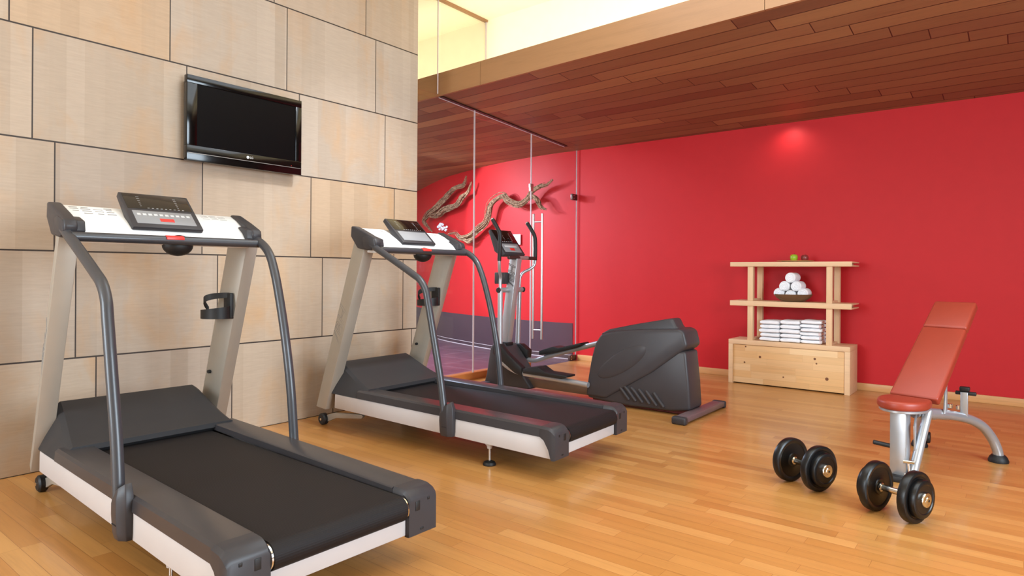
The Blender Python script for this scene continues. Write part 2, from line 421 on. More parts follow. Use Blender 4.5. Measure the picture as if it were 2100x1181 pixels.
mb = MB(); mb.loft([[(GX-w, y, z), (GX+w, y, z), (GX+w, y, z+.012), (GX-w, y, z+.012)] for w, y, z in ((.022, 4.43, 2.776), (.022, 6.60, 2.639))])
tr = struct(mb.build('trim_9', 'trackdark'), 'dark channel in the soffit holding the glass', 'trim')
mb = MB(); mb.loft([[(GX-.026, y, z), (GX-.018, y, z), (GX-.018, y, z+.012), (GX-.026, y, z+.012)] for y, z in ((4.43, 2.772), (6.60, 2.635))])
mb.build('bright_lip', 'edge', tr)
# glass door
d = struct(MB().box(GX-.005, GX+.005, 5.905, 6.845, .015, 2.628).build('door_1', 'glass', smooth=False), 'frameless glass door with a long steel pull handle', 'door')
MB().box(GX-.0055, GX+.0055, 6.845, 6.852, .015, 2.628).build('edge', 'edge', d, smooth=False)
mb = MB()
for sx in (-.062, .062): mb.cyl((GX+sx, 6.03, .325), (GX+sx, 6.03, 1.775), .0135, 18, .002)
hd = mb.build('handle', 'steel', d)
for z in (.43, 1.68): MB().cyl((GX-.06, 6.03, z), (GX+.06, 6.03, z), .008, 14).build('standoff', 'steel', hd)
for y0, y1, z0, z1 in ((6.735, 6.85, 2.0, 2.075), (6.70, 6.85, .004, .068)):
    h = MB().box(GX-.016, GX+.016, y0, y1, z0, z1, .003).build('hinge', pm('hinge_steel', (92, 72, 70), .3, .8), d)
    mb = MB()
    for k in (.25, .75): mb.cyl((GX+.015, y0+.03, z0+(z1-z0)*k), (GX+.019, y0+.03, z0+(z1-z0)*k), .007, 12)
    mb.build('screw', 'chrome', h)
mb = MB().box(GX-.014, GX+.014, 5.872, 5.925, 2.02, 2.105, .003); mb.build('patch_fitting', 'steel', d)

# ================================================================== TELEVISION
tv = thing('television', 'black wall mounted flat screen television on the sandstone wall', 'television', (-4.18, 2.29, 1.786))
TX = -4.085
mb = MB(); Y0, Y1, Z0, Z1 = 1.888, 2.702, 1.786, 2.322
sy0, sy1, sz0, sz1 = 1.952, 2.655, 1.872+.01, 2.272
mb.box(-4.1805, TX-.03, Y0+.02, Y1-.02, Z0+.02, Z1-.02, .01)
for a in ((Y0, Y1, sz1, Z1), (Y0, Y1, Z0, sz0), (Y0, sy0, sz0, sz1), (sy1, Y1, sz0, sz1)):
    mb.box(TX-.04, TX, a[0], a[1], a[2], a[3], .0025)
mb.build('housing', 'blackgloss', tv, True)
MB().box(TX-.02, TX-.006, sy0-.002, sy1+.002, sz0-.002, sz1+.002).build('screen', 'screen', tv, True)
MB().box(TX-.001, TX+.001, Y0+.008, Y1-.008, 1.832, 1.8355).build('trim_strip', 'silvertrim', tv, True)
mb = MB(); yc = 2.292; zc = 1.858
mb.cyl((TX, yc, zc), (TX+.0012, yc, zc), .0095, 24)
text_into(mb, 'LG', .02, (TX+.0008, yc+.026, zc), (0, 1, 0), (0, 0, 1))
lg = mb.build('logo', 'logo', tv, True)
mb = MB(); mb.box(TX+.001, TX+.0018, yc-.0008, yc+.0008, zc-.005, zc+.004); mb.box(TX+.001, TX+.0018, yc-.0008, yc+.005, zc-.005, zc-.0035)
mb.cyl((TX+.001, yc-.004, zc+.0035), (TX+.0018, yc-.004, zc+.0035), .0012, 10); mb.build('logo_mark', 'inkdark', lg, True)
MB().cyl((TX, 2.62, 1.845), (TX+.001, 2.62, 1.845), .002, 10).build('power_light', 'redbtn', tv, True)

# ================================================================== TREADMILLS (u = along, v = across, local)
def make_treadmill(label, loc, rz):
    t = thing('treadmill', label, 'treadmill', loc, rz, 'treadmills facing the stone wall')
    # side beams
    for s in (-1, 1):
        mb = MB(); prof = [(.07, .154), (.075, .250), (1.80, .228), (1.83, .192), (1.856, .116)]
        mb.prism(prof, 1, s*.375, s*.408, .004); mb.build('side_beam', 'frame', t)
    MB().box(1.835, 1.862, -.275, .275, .118, .205, .003).build('rear_crossbar', 'frame', t)
    MB().box(.08, .12, -.37, .37, .15, .24, .003).build('front_crossbar', 'frame', t)
    # deck under the belt
    MB().box(.15, 1.80, -.30, .30, .205, .232).build('deck', 'black', t)
    MB().box(.10, 1.83, -.376, .376, .150, .160).build('underside_pan', 'black', t)
    # side rails
    for s in (-1, 1):
        mb = MB(); R = []
        for u, zt, zb in ((.31, .302, .250), (1.782, .281, .226)):
            a = [(u, .276, zb+.02), (u, .276, zt-.004), (u, .283, zt), (u, .398, zt), (u, .410, zt-.010), (u, .414, zb), (u, .402, zb)]
            R.append([(x, s*y, z) for x, y, z in a])
        mb.loft(R); mb.build('side_rail', 'railcover', t)
    # belt and rear roller
    prof = [(.16, .268), (.9, .2665)]+[(1.846+.046*math.sin(a), .2185+.046*math.cos(a)) for a in [PI*i/14 for i in range(15)]]+[(.9, .172), (.16, .172)]
    MB().prism(prof, 1, -.268, .262).build('running_belt', 'belt', t)
    for w in (-.276, .262):
        MB().cyl((1.846, w, .2185), (1.846, w+.008, .2185), .042, 28).build('roller_end', 'chrome', t)
    # rear end caps
    for s in (-1, 1):
        mb = MB()
        sec = lambda u, zb, zt, vo: [(u, s*.276, zb), (u, s*.276, zt-.012), (u, s*.284, zt), (u, s*(vo-.014), zt), (u, s*vo, zt-.012), (u, s*vo, zb)]
        mb.loft([sec(1.784, .226, .2825, .4155), sec(1.81, .212, .283, .4175), sec(1.84, .165, .281, .418), sec(1.856, .112, .275, .418), sec(1.872, .112, .262, .416), sec(1.880, .114, .248, .412)])
        c = mb.build('end_cap', 'charcoal', t)
        for v, z, w, h in ((.318, .222, .011, .018), (.372, .238, .006, .006), (.340, .132, .009, .004)):
            MB().box(1.874, 1.882, s*v-w, s*v+w, z-h, z+h, .002).build('bolt_recess', 'black', c)
    # motor hood
    mb = MB(); R = []
    for u, zt, wt, wb in ((-.085, .30, .30, .36), (-.07, .40, .31, .385), (-.02, .447, .318, .395), (.02, .460, .324, .402), (.055, .448, .327, .405), (.15, .400, .338, .408), (.25, .352, .352, .410), (.325, .322, .364, .411), (.372, .309, .372, .396)):
        zb = .25 if u < .33 else .285
        R.append([(u, -wb, zb), (u, -wt-.010, zt-.016), (u, -wt+.012, zt), (u, wt-.012, zt), (u, wt+.010, zt-.016), (u, wb, zb)])
    mb.loft(R); mb.build('motor_hood', 'hood', t, ang=30)
    # uprights: box sections turned outward by 12 degrees, leaning forward
    th = math.radians(12); WR, DP = .074, .142
    for nm, sg, lo, hi in (('near', 1, (-.015, -.420, .135), (.385, -.420, 1.275)), ('far', -1, (.012, .425, .135), (.412, .425, 1.275))):
        # corner point lo/hi = rear corner facing the camera side; a = along the rear face, d = towards the front
        if nm == 'near': a = V(math.sin(th), math.cos(th), 0); d = V(-math.cos(th), math.sin(th), 0)
        else: a = V(-math.sin(th), math.cos(th), 0); d = V(-math.cos(th), -math.sin(th), 0)
        rings = []
        for P0, dz in ((V(*lo), 0.0), (V(*hi), -.25)):
            pts = [P0, P0+a*WR, P0+a*WR+d*DP, P0+d*DP]
            if nm == 'far': pts = [P0, P0+a*WR, P0+a*WR+d*DP, P0+d*DP-a*.0, P0+d*(DP-.030)-a*.010, P0+d*.048-a*.010]
            rings.append([tuple(p + V(0, 0, (p.x-P0.x+DP/2)*dz)) for p in pts])
        mb = MB(); mb.loft(rings, bev=.002); up = mb.build('upright', 'upright', t)
        if nm == 'near':
            mb = MB(); dx = V(.4, 0, 1.14).normalized(); nv = V(-math.sin(th), -math.cos(th), 0); dy = nv.cross(dx).normalized()
            c = V(*lo).lerp(V(*hi), .515) + d*DP*.5 + nv*-.0010
            text_into(mb, '/BH', .16, tuple(c), dx, dy, outline=.0016, shear=.25)
            mb.build('lettering', 'ink', up)
        else:
            q = V(*lo).lerp(V(*hi), .345) + d*.095 - a*.008
            MB().cyl(q, q-a*.016, .010, 14).build('bolt', 'black', up)
    # transport arms, wheels, feet
    for s in (-1, 1):
        mb = MB(); mb.prism([(-.150, .035), (-.135, .060), (-.02, .098), (.27, .125), (.285, .112), (.27, .095), (0, .062), (-.11, .018)], 1, s*.318, s*.340, .003); mb.build('wheel_arm', 'upright', t)
        w = MB().lathe([(0, -.022), (.032, -.022), (.041, -.014), (.041, .014), (.032, .022), (0, .022)], 1, (-.130, s*.345, .0415), 32).build('wheel', 'black', t)
        MB().cyl((-.130, s*.3665, .0415), (-.130, s*.372, .0415), .009, 14).build('axle_cap', 'chrome', w)
        f = MB().lathe([(0, 0), (.036, 0), (.038, .006), (.032, .018), (.012, .026), (0, .026)], 2, (1.411, s*.372, 0), 28).build('foot', 'black', t)
        MB().cyl((1.411, s*.372, .02), (1.411, s*.372, .14), .0065, 12).build('foot_screw', 'steel', f)
        MB().lathe([(0, .095), (.014, .095), (.016, .108), (.03, .125), (.03, .15), (0, .15)], 2, (1.411, s*.372, 0), 18).build('foot_bracket', 'frame', f)
    # console
    prof = [(.272, 1.392), (.34, 1.362), (.41, 1.322), (.455, 1.292), (.482, 1.262), (.486, 1.238), (.46, 1.216), (.33, 1.225), (.25, 1.335)]
    con = MB().prism(prof, 1, -.392, .405, .006).build('console', 'white', t, ang=50)
    for s, a, b in ((-1, -.437, -.385), (1, .398, .450)):
        mb = MB(); mb.prism([(.268, 1.400), (.30, 1.396), (.42, 1.348), (.50, 1.312), (.515, 1.285), (.505, 1.255), (.43, 1.236), (.33, 1.250), (.262, 1.330)], 1, min(a, b), max(a, b), .010, 3)
        mb.prism([(.385, 1.322), (.43, 1.330), (.498, 1.308), (.506, 1.262), (.47, 1.238), (.40, 1.25)], 1, a-.004 if s < 0 else .372, -.355 if s < 0 else b+.004, .006)
        mb.build('console_end_cap', 'charcoal', t)
    MB().cyl((.532, -.418, 1.238), (.532, .43, 1.238), .0205, 20).build('crossbar', 'tube', t)
    mb = MB(); mb.prism([(.520, 1.258), (.538, 1.2605), (.557, 1.252), (.558, 1.240), (.552, 1.240), (.548, 1.249)], 1, -.043, .036, .0015); mb.build('safety_clip', 'redbtn', t)
    mb = MB(); mb.ball((.46, .045, 1.218), .06, .070, .052, 24); mb.build('sensor_housing', 'black', t)
    # printed instructions on the console
    mb = MB(); rnd = random.Random(3)
    sl = lambda q: (.272+.068*q, 1.392-.030*q)   # along slope
    for v in (-.345, -.30, -.25, -.205):
        for q in (.35, .6, .95, 1.25):
            if rnd.random() < .2: continue
            u, z = (sl(q) if q <= 1 else (.34+.07*(q-1), 1.362-.04*(q-1)))
            w = .012+rnd.random()*.008
            mb.box(-.003, .003, v-w, v+w, -.0004, .0006, mat=Matrix.Translation((u, 0, z)) @ Matrix.Rotation(math.atan2(.030, .068), 4, 'Y'))
    mb.build('printed_markings', 'ink', con); mb = MB()
    for v in (.24, .285, .33):
        for q in (.4, .65, .95):
            u, z = sl(q); mb.box(-.0015, .0015, v-.018, v+.018, -.0004, .0006, mat=Matrix.Translation((u, 0, z)) @ Matrix.Rotation(math.atan2(.030, .068), 4, 'Y'))
    mb.build('printed_markings', 'ink', con)
    # display unit: straight sloping face from (.478,1.300) to (.292,1.470)
    A = V(.480, 0, 1.300); B = V(.290, 0, 1.470); dirn = (B-A).normalized(); nrm = V(dirn.z, 0, -dirn.x); L = (B-A).length
    if nrm.x < 0: nrm = -nrm
    F = Matrix(((dirn.x, 0, nrm.x, A.x), (0, 1, 0, 0), (dirn.z, 0, nrm.z, A.z), (0, 0, 0, 1)))   # (along, v, out)
    mb = MB(); mb.prism([(-.004, 0), (L, .0), (L, -.030), (L*.55, -.040), (.03, -.052), (-.004, -.02)], 1, -.160, .160, .005, mat=F)
    du = mb.build('display_unit', 'charcoal', t)
    MB().box(L*.52, L-.008, -.148, .148, -.002, .0014, .0006, mat=F).build('screen', 'display', du)
    kp = MB().box(.022, L*.46, -.135, .135, -.002, .0016, .001, mat=F).build('keypad', 'keypad', du)
    for i in range(10):
        v = -.112+i*.0249
        MB().box(.082, .096, v-.008, v+.008, .001, .0028, .0008, mat=F).build('button', 'key', kp)
    MB().box(.040, .062, -.028, .036, .001, .0035, .001, mat=F).build('stop_button', 'redbtn', kp)
    mb = MB()
    for v in (-.085, .085):
        for i in range(6): mb.box(L*.60+i*.014, L*.60+i*.014+.0014, v-.003-i*.0008, v+.003+i*.0008, .001, .0018, mat=F)
        mb.build('display_markings', 'key', du); mb = MB()
    for i in range(9): mb.box(L*.545, L*.545+.0022, -.06+i*.02, -.051+i*.02, .001, .0018, mat=F)
    mb.build('display_markings', 'key', du)
    # handrails
    near = [(.40, -.418, 1.288), (.47, -.420, 1.262), (.66, -.420, 1.170), (.83, -.420, 1.085), (.90, -.420, 1.045), (.945, -.420, .985), (.970, -.422, .905), (1.025, -.424, .68), (1.075, -.426, .47), (1.108, -.430, .30), (1.12, -.432, .21)]
    far = [(.40, .428, 1.285), (.50, .428, 1.258), (.585, .424, 1.222), (.645, .420, 1.175), (.685, .418, 1.110), (.728, .416, 1.010), (.795, .414, .80), (.850, .414, .55), (.878, .416, .32), (.885, .42, .21)]
    for path in (near, far):
        MB().tube(path, .0215, 18, True, 6).build('handrail', 'tube', t)
    for (u, s) in ((1.128, -1), (.90, 1)):
        mb = MB(); R = []
        for z, a, w in ((.132, .050, .040), (.16, .054, .046), (.222, .056, .050), (.262, .054, .050), (.300, .034, .040)):
            if s > 0: z = .132+(z-.132)*.55
            R.append([(u-a, s*.405, z), (u-a*.75, s*(.405+w*.8), z), (u-a*.3, s*(.405+w), z), (u+a*.5, s*(.405+w), z+(.0 if z < .25 else .02)*(s < 0)), (u+a, s*(.405+w*.55), z+(.0 if z < .25 else .035)*(s < 0)), (u+a, s*.405, z+(.0 if z < .25 else .035)*(s < 0))])
        mb.loft(R, bev=.003); b = mb.build('rail_boot', 'charcoal', t)
        mb = MB()
        if s < 0:
            mb.box(u-.013, u+.024, -.4553, -.450, .188, .191); mb.build('boot_groove', 'black', b)
    # cup holder on the inner face of the far upright
    c = V(.215, .352, 0)
    def arc(a0, a1, n, f):
        R = []
        for i in range(n+1):
            t_ = i/n; an = a0+(a1-a0)*t_; z0, z1 = f(t_)
            ca, sa = math.cos(an), math.sin(an)
            R.append([(c.x+r*ca*1.15, c.y+r*sa, z) for r, z in ((.068, z0), (.075, z0), (.075, z1), (.068, z1))])
        return R
    mb = MB()
    mb.loft(arc(math.radians(160), math.radians(395), 26, lambda q: (.838, .872+.034*q)))
    SP = spline([(.139, .345, .885), (.142, .325, .915), (.165, .312, .940), (.200, .330, .955), (.235, .372, .962), (.262, .398, .965)], 5)
    mb.loft([[(p.x-.004, p.y-.002, p.z-h), (p.x+.004, p.y+.002, p.z-h), (p.x+.004, p.y+.002, p.z+h), (p.x-.004, p.y-.002, p.z+h)] for p, h in zip(SP, [.012+.004*math.sin(i/len(SP)*PI) for i in range(len(SP))])])
    mb.box(.215, .290, .392, .412, .838, .975, .004)
    mb.box(.150, .285, .350, .415, .836, .844, .002)
    mb.build('cup_holder', 'black', t)
    return t
tm = make_treadmill('dark grey treadmill with white console nearest the camera, cut by the bottom edge', (-3.66, 1.404, 0), -.023)
tm2 = dup(tm, (-3.799, 3.135, 0), .030, 'dark grey treadmill with white console standing behind the nearest one, beside the glass', 'treadmills facing the stone wall')

# ================================================================== ELLIPTICAL TRAINER (world coords)
el = thing('elliptical_trainer', 'grey elliptical cross trainer with silver arms between treadmill and red wall', 'elliptical trainer', (-3.0, 4.80, 0))
W = dict(parent=el, world=True)
# housing
lower = [(-2.885, .045), (-2.70, .03), (-2.48, .022), (-2.13, .030), (-1.972, .055), (-1.985, .25), (-2.012, .50), (-2.30, .50), (-2.75, .30), (-2.86, .25)]
MB().prism(lower, 1, 4.672, 4.915, .022, 3, ang=20).build('lower_shell', 'hull', **W)
upper = [(-2.890, .062), (-2.868, .22), (-2.838, .38), (-2.800, .510), (-2.745, .588), (-2.62, .622), (-2.38, .650), (-2.06, .672), (-2.020, .650), (-1.992, .545), (-2.014, .520), (-2.28, .318), (-2.70, .060)]
MB().prism(upper, 1, 4.655, 4.93, .026, 4, ang=20).build('upper_shell', 'hull', **W)
mb = MB(); mb.prism([(-2.79, .58), (-2.70, .628), (-2.45, .685), (-2.17, .742), (-2.135, .742), (-2.105, .68), (-2.02, .63)], 1, 4.715, 4.87, .016, 3, ang=20); mb.build('top_ridge', 'hull', **W)
mb = MB(); q = Matrix.Rotation(-math.atan2(.26, .42), 4, 'Y'); mb.ball((-2.55, 4.656, .375), .255, .017, .080, 40, q); mb.build('oval_emboss', 'hull', **W)
for i in range(6):
    x = -2.60+i*.055; mb = MB()
    x = -2.60+i*.066; mb.tube([(x+.0, 4.672, .185-.006*i), (x+.035, 4.666, .165-.010*i), (x+.115-.006*i, 4.668, .075-.004*i)], .012, 10, True, 3); mb.build('vent_rib', 'hull', **W)
mb = MB(); mb.box(-2.0, -1.90, 4.45, 5.20, .012, .052, .010, mat=None); 
st = mb.build('rear_stabilizer', pm('stabilizer_mauve', (112, 92, 94), .4, .2), **W)
for y0, y1 in ((4.405, 4.462), (5.19, 5.235)): MB().box(-2.005, -1.895, y0, y1, 0, .056, .014, 3).build('end_foot', 'charcoal', st, True)
MB().box(-2.86, -1.98, 4.73, 4.87, .008, .05).build('housing_base', pm('maroon_underframe', (92, 24, 26), .4), **W)
MB().box(-3.72, -2.84, 4.75, 4.85, .045, .125, .006).build('main_beam', pm('beam_bronze', (120, 96, 78), .35, .4), **W)
# front shroud and stabilizer
MB().prism([(-4.06, .03), (-4.03, .12), (-3.985, .37), (-3.95, .42), (-3.83, .425), (-3.77, .36), (-3.50, .05), (-3.52, .03)], 1, 4.70, 4.90, .018, 3).build('front_shroud', 'charcoal', **W)
fs = MB().box(-4.06, -3.98, 4.50, 5.12, .012, .052, .010).build('front_stabilizer', 'charcoal', **W)
for y0, y1 in ((4.47, 4.53), (5.09, 5.15)): MB().box(-4.065, -3.975, y0, y1, 0, .055, .012, 3).build('end_foot', 'black', fs, True)
# mast
def slab(p0, p1, hx, hy):
    return [[(p[0]+sx*hx, p[1]+sy*hy, p[2]) for sx, sy in ((-1, -1), (1, -1), (1, 1), (-1, 1))] for p in (p0, p1)]
mb = MB(); mb.loft(slab((-3.862, 4.78, .40), (-3.742, 4.78, 1.225), .048, .036), bev=.006); ma = mb.build('mast', 'silver', **W)
mb = MB(); dx = V(.12, 0, .825).normalized(); dy = V(-dx.z, 0, dx.x)
text_into(mb, '/BH', .125, (-3.765, 4.7425, 1.065), dx, dy, outline=.0022, shear=.25); mb.build('lettering', 'inkdark', ma, True)
MB().box(-3.925, -3.80, 4.735, 4.825, .405, .435, .006).build('mast_collar', 'black', **W)
# console
A = V(-3.762, 4.80, 1.262); B = V(-3.945, 4.80, 1.503); dirn = (B-A).normalized(); nrm = V(dirn.z, 0, -dirn.x); L = (B-A).length
F = Matrix(((dirn.x, 0, nrm.x, A.x), (0, 1, 0, 4.80), (dirn.z, 0, nrm.z, A.z), (0, 0, 0, 1)))
mb = MB(); mb.prism([(0, 0), (L, 0), (L, -.03), (L*.6, -.062), (.10, -.085), (.01, -.05)], 1, -.158, .158, .006, mat=F)
du = mb.build('display_unit', 'charcoal', **W)
MB().box(L*.48, L-.008, -.148, .148, -.002, .0014, .0006, mat=F).build('screen', 'display', du, True)
kp = MB().box(.03, L*.43, -.125, .125, -.002, .0016, .001, mat=F).build('keypad', 'keypad', du, True)
MB().box(.088, .108, -.09, .09, .001, .003, .0008, mat=F).build('button_row', 'key', kp, True)
MB().box(.050, .078, -.032, .036, .001, .0035, .001, mat=F).build('stop_button', 'redbtn', kp, True)
mb = MB()
for v in (-.03, .08):
    for i in range(6): mb.box(L*.58+i*.016, L*.58+i*.016+.003, v-.004, v+.004, .001, .0018, mat=F)
    mb.build('display_markings', 'key', du, True); mb = MB()
for i in range(6): mb.box(L*.51, L*.51+.005, -.08+i*.027, -.068+i*.027, .001, .0018, mat=F)
mb.build('display_markings', 'key', du, True)
hb = MB().cyl((-3.72, 4.64, 1.232), (-3.72, 5.06, 1.232), .017, 18, .004).build('fixed_grip_bar', pm('grip_brown', (58, 36, 34), .45), **W)
MB().cyl((-3.72, 4.80, 1.232), (-3.72, 4.93, 1.234), .0185, 18).build('grip_sleeve', pm('sleeve_mauve', (164, 134, 134), .4, .3), hb, True)
mb = MB(); mb.box(-3.93, -3.80, 4.69, 4.75, .985, 1.095, .008); mb.box(-3.85, -3.79, 4.74, 4.77, 1.0, 1.08); mb.build('bottle_holder', 'charcoal', **W)
# moving arms
armN = [(-3.797, 4.62, .46), (-3.797, 4.62, .94)]
armF = [(-3.838, 4.94, .40), (-3.822, 4.94, .93)]
for nm, low, grip, mid in (
    ('near', [(-3.797, 4.62, .40), (-3.797, 4.62, .93)], [(-3.742, 4.535, 1.20), (-3.732, 4.532, 1.34), (-3.732, 4.53, 1.445), (-3.762, 4.53, 1.50), (-3.818, 4.53, 1.577)],
     [(-3.797, 4.62, .90), (-3.797, 4.62, 1.00), (-3.790, 4.615, 1.055), (-3.762, 4.565, 1.11), (-3.745, 4.54, 1.17), (-3.742, 4.535, 1.22)]),
    ('far', [(-3.838, 4.94, .36), (-3.822, 4.94, .92)], [(-3.736, 5.08, 1.215), (-3.734, 5.08, 1.34), (-3.742, 5.08, 1.44), (-3.775, 5.08, 1.50), (-3.834, 5.08, 1.578)],
     [(-3.822, 4.94, .90), (-3.818, 4.94, 1.0), (-3.815, 4.945, 1.05), (-3.80, 4.975, 1.095), (-3.765, 5.04, 1.13), (-3.742, 5.075, 1.17), (-3.737, 5.08, 1.23)])):
    a = MB().tube(low, .0235, 18).build('lower_arm', 'silver', **W)
    h = MB().tube(mid, .0145, 16, True, 6).build('upper_arm', 'silver', **W)
    MB().tube(grip, .0185, 16, True, 6).build('hand_grip', 'black', h, True)
    e = V(*grip[-1]); dd = (e-V(*grip[-2])).normalized(); MB().cyl(e, e+dd*.012, .0175, 16, .003).build('grip_end', 'steel', h, True)
y0, y1 = 4.58, 4.96
pv = MB().cyl((-3.800, 4.60, .93), (-3.812, 4.97, .93), .0235, 18).build('pivot_axle', 'silver', **W)
for y in (4.590, 4.965): MB().cyl((-3.80, y, .93), (-3.80, y+.012, .93), .026, 18, .003).build('axle_cap', 'black', pv, True)
# pedal bars
nb = [(-3.80, 4.62, .30), (-3.73, 4.62, .245), (-3.63, 4.62, .205), (-3.53, 4.62, .188), (-3.35, 4.62, .182), (-2.84, 4.62, .160)]
fb = [(-3.835, 4.94, .33), (-3.77, 4.94, .275), (-3.66, 4.94, .258), (-3.57, 4.94, .278), (-3.40, 4.94, .338), (-2.82, 4.94, .508)]
for p in (nb, fb): MB().tube(p, .0235, 16, True, 6).build('pedal_bar', 'silver', **W)
MB().prism([(-3.86, .42), (-3.78, .44), (-3.70, .36), (-3.52, .24), (-3.515, .16), (-3.60, .185), (-3.74, .27), (-3.86, .34)], 1, 4.585, 4.655, .010).build('arm_joint', 'black', **W)
MB().prism([(-3.90, .36), (-3.85, .41), (-3.78, .41), (-3.69, .355), (-3.70, .275), (-3.76, .30), (-3.86, .30)], 1, 4.90, 4.98, .010).build('arm_joint', 'black', **W)
def pedal(pts, y):
    mb = MB(); mb.prism(pts, 1, y-.07, y+.07, .006); p = mb.build('pedal', 'black', **W)
pedal([(-3.478, .200), (-3.478, .238), (-3.40, .262), (-3.32, .274), (-3.275, .252), (-3.235, .232), (-3.012, .226), (-3.012, .210), (-3.07, .194), (-3.30, .198)], 4.62)
pedal([(-3.53, .325), (-3.535, .366), (-3.45, .395), (-3.375, .418), (-3.32, .408), (-3.077, .474), (-3.073, .456), (-3.14, .424), (-3.35, .362)], 4.94)

# ================================================================== WEIGHT BENCH (world coords)
bn = thing('weight_bench', 'terracotta padded adjustable weight bench with silver tube frame', 'weight bench', (-.42, 4.35, 0))
W = dict(parent=bn, world=True)
yw = math.radians(14.5); ax = V(math.sin(yw), math.cos(yw), 0); la = V(math.cos(yw), -math.sin(yw), 0)
def frame_at(o, a, l):   # local: x lateral, y along a, z normal
    n = l.cross(a); return Matrix(((l.x, a.x, n.x, o.x), (l.y, a.y, n.y, o.y), (l.z, a.z, n.z, o.z), (0, 0, 0, 1)))
# seat pad: D shape
so = V(-.478, 4.12, .372)
D = [(-.108, .0), (.108, .0)]+[(.122*math.cos(a)*(1 if abs(math.cos(a)) < .98 else 1), -.085-.155*math.sin(a)) for a in [PI*i/16 for i in range(17)]]
MB().prism(D, 2, .012, .062, .018, 4, mat=frame_at(so, ax, la), ang=40).build('seat_pad', 'leather', **W)
Dp = [(x*.93, y*.96) for x, y in D]
MB().prism(Dp, 2, .0, .013, .002, 1, mat=frame_at(so, ax, la), ang=40).build('seat_plate', 'silver', **W)
# back pad
tl = math.radians(40); bo = V(-.470, 4.125, .436); ba = (ax*math.cos(tl)+V(0, 0, 1)*math.sin(tl)); FM = frame_at(bo, ba, la)
for a, b in ((.0, .555), (.558, .785)):
    w0 = .121-.011*a/.785; w1 = .121-.011*b/.785
    mb = MB(); mb.prism([(-w0, a), (w0, a), (w1, b), (-w1, b)], 2, -.052, 0, .013, 4, mat=FM)
    mb.build('back_pad', 'leather', **W)
MB().box(-.035, .035, .04, .60, -.075, -.05, .004, mat=FM).build('back_support', 'silver', **W)
# posts
po = V(-.512, 4.005, 0)
mb = MB(); mb.loft([[tuple(po+la*sx*.042+ax*sy*.028+V(0, 0, z)) for sx, sy in ((-1, -1), (1, -1), (1, 1), (-1, 1))] for z in (.02, .375)], bev=.006); mb.build('seat_post', 'silver', **W)
MB().tube([(-.452, 3.975, .035), (-.395, 4.10, .372)], .023, 16).build('front_strut', 'silver', **W)
MB().box(-.555, -.43, 3.935, 4.01, 0.0, .032, .008).build('front_foot', 'black', **W)
mb = MB(); mb.cyl((-.49, 3.95, .115), (-.44, 3.955, .115), .010, 12); mb.cyl((-.468, 3.955, .11), (-.462, 3.958, .04), .006, 12); mb.cyl((-.485, 3.955, .045), (-.445, 3.955, .04), .008, 12); mb.build('adjuster_link', 'chrome', **W)
MB().prism([(-.055, .30), (.03, .36), (.02, .22), (-.02, .14)], 0, -.004, .004, .001, mat=Matrix.Translation((-.445, 4.03, 0))).build('selector_plate', 'silver', **W)
mb = MB(); mb.cyl(po+V(-.03, 0, .172), po+V(-.125, -.022, .186), .012, 16, .003); mb.build('lever_grip', 'black', **W)
# main beam and rear legs
j = V(-.335, 4.43, .300)
MB().tube([(-.455, 4.08, .355), (-.40, 4.22, .335), tuple(j)], .030, 16, True, 4).build('main_beam', 'silver', **W)
mb = MB().tube([(-.40, 4.22, .335), (-.325, 4.42, .302), (-.250, 4.555, .270), (-.185, 4.655, .220), (-.140, 4.720, .145), (-.115, 4.750, .075), (-.108, 4.757, .03)], .027, 18, True, 6)
lg1 = mb.build('rear_leg', 'silver', **W)
MB().lathe([(0, 0), (.050, 0), (.052, .010), (.044, .030), (.034, .042), (0, .042)], 2, (-.108, 4.757, 0), 28).build('rubber_foot', 'black', lg1, True)
mb = MB().tube([(-.385, 4.27, .322), (-.405, 4.45, .285), (-.455, 4.64, .245), (-.495, 4.78, .180), (-.512, 4.85, .10), (-.515, 4.865, .04)], .027, 18, True, 6)
lg2 = mb.build('rear_leg', 'silver', **W)
MB().lathe([(0, 0), (.046, 0), (.048, .010), (.040, .030), (.03, .042), (0, .042)], 2, (-.515, 4.868, 0), 24).build('rubber_foot', 'black', lg2, True)
MB().lathe([(0, -.014), (.032, -.014), (.036, -.008), (.036, .008), (.032, .014), (0, .014)], 0, (-.470, 4.862, .065), 24).build('transport_wheel', 'black', lg2, True)
# back-rest bracket and knob
mb = MB(); mb.loft([[tuple(V(-.262, 4.535, 0)+V(sx*.018, sy*.022, z)) for sx, sy in ((-1, -1), (1, -1), (1, 1), (-1, 1))] for z in (.275, .425)], bev=.003)
br = mb.build('bracket_post', 'silver', **W)
mb = MB(); mb.box(-.305, -.205, 4.52, 4.55, .408, .428, .005); mb.box(-.285, -.235, 4.515, 4.555, .43, .455, .006); mb.build('adjuster_knob', 'black', br, True)
mb = MB(); mb.prism([(4.30, .325), (4.46, .305), (4.43, .49), (4.38, .47)], 0, -.345, -.335, .002); mb.build('side_plate', 'silver', **W)
mb = MB(); mb.cyl((-.325, 4.46, .335), (-.325, 4.46, .36), .014, 14, .003); mb.cyl((-.29, 4.50, .325), (-.29, 4.50, .35), .011, 14, .003); mb.build('pull_pin', 'chrome', **W)

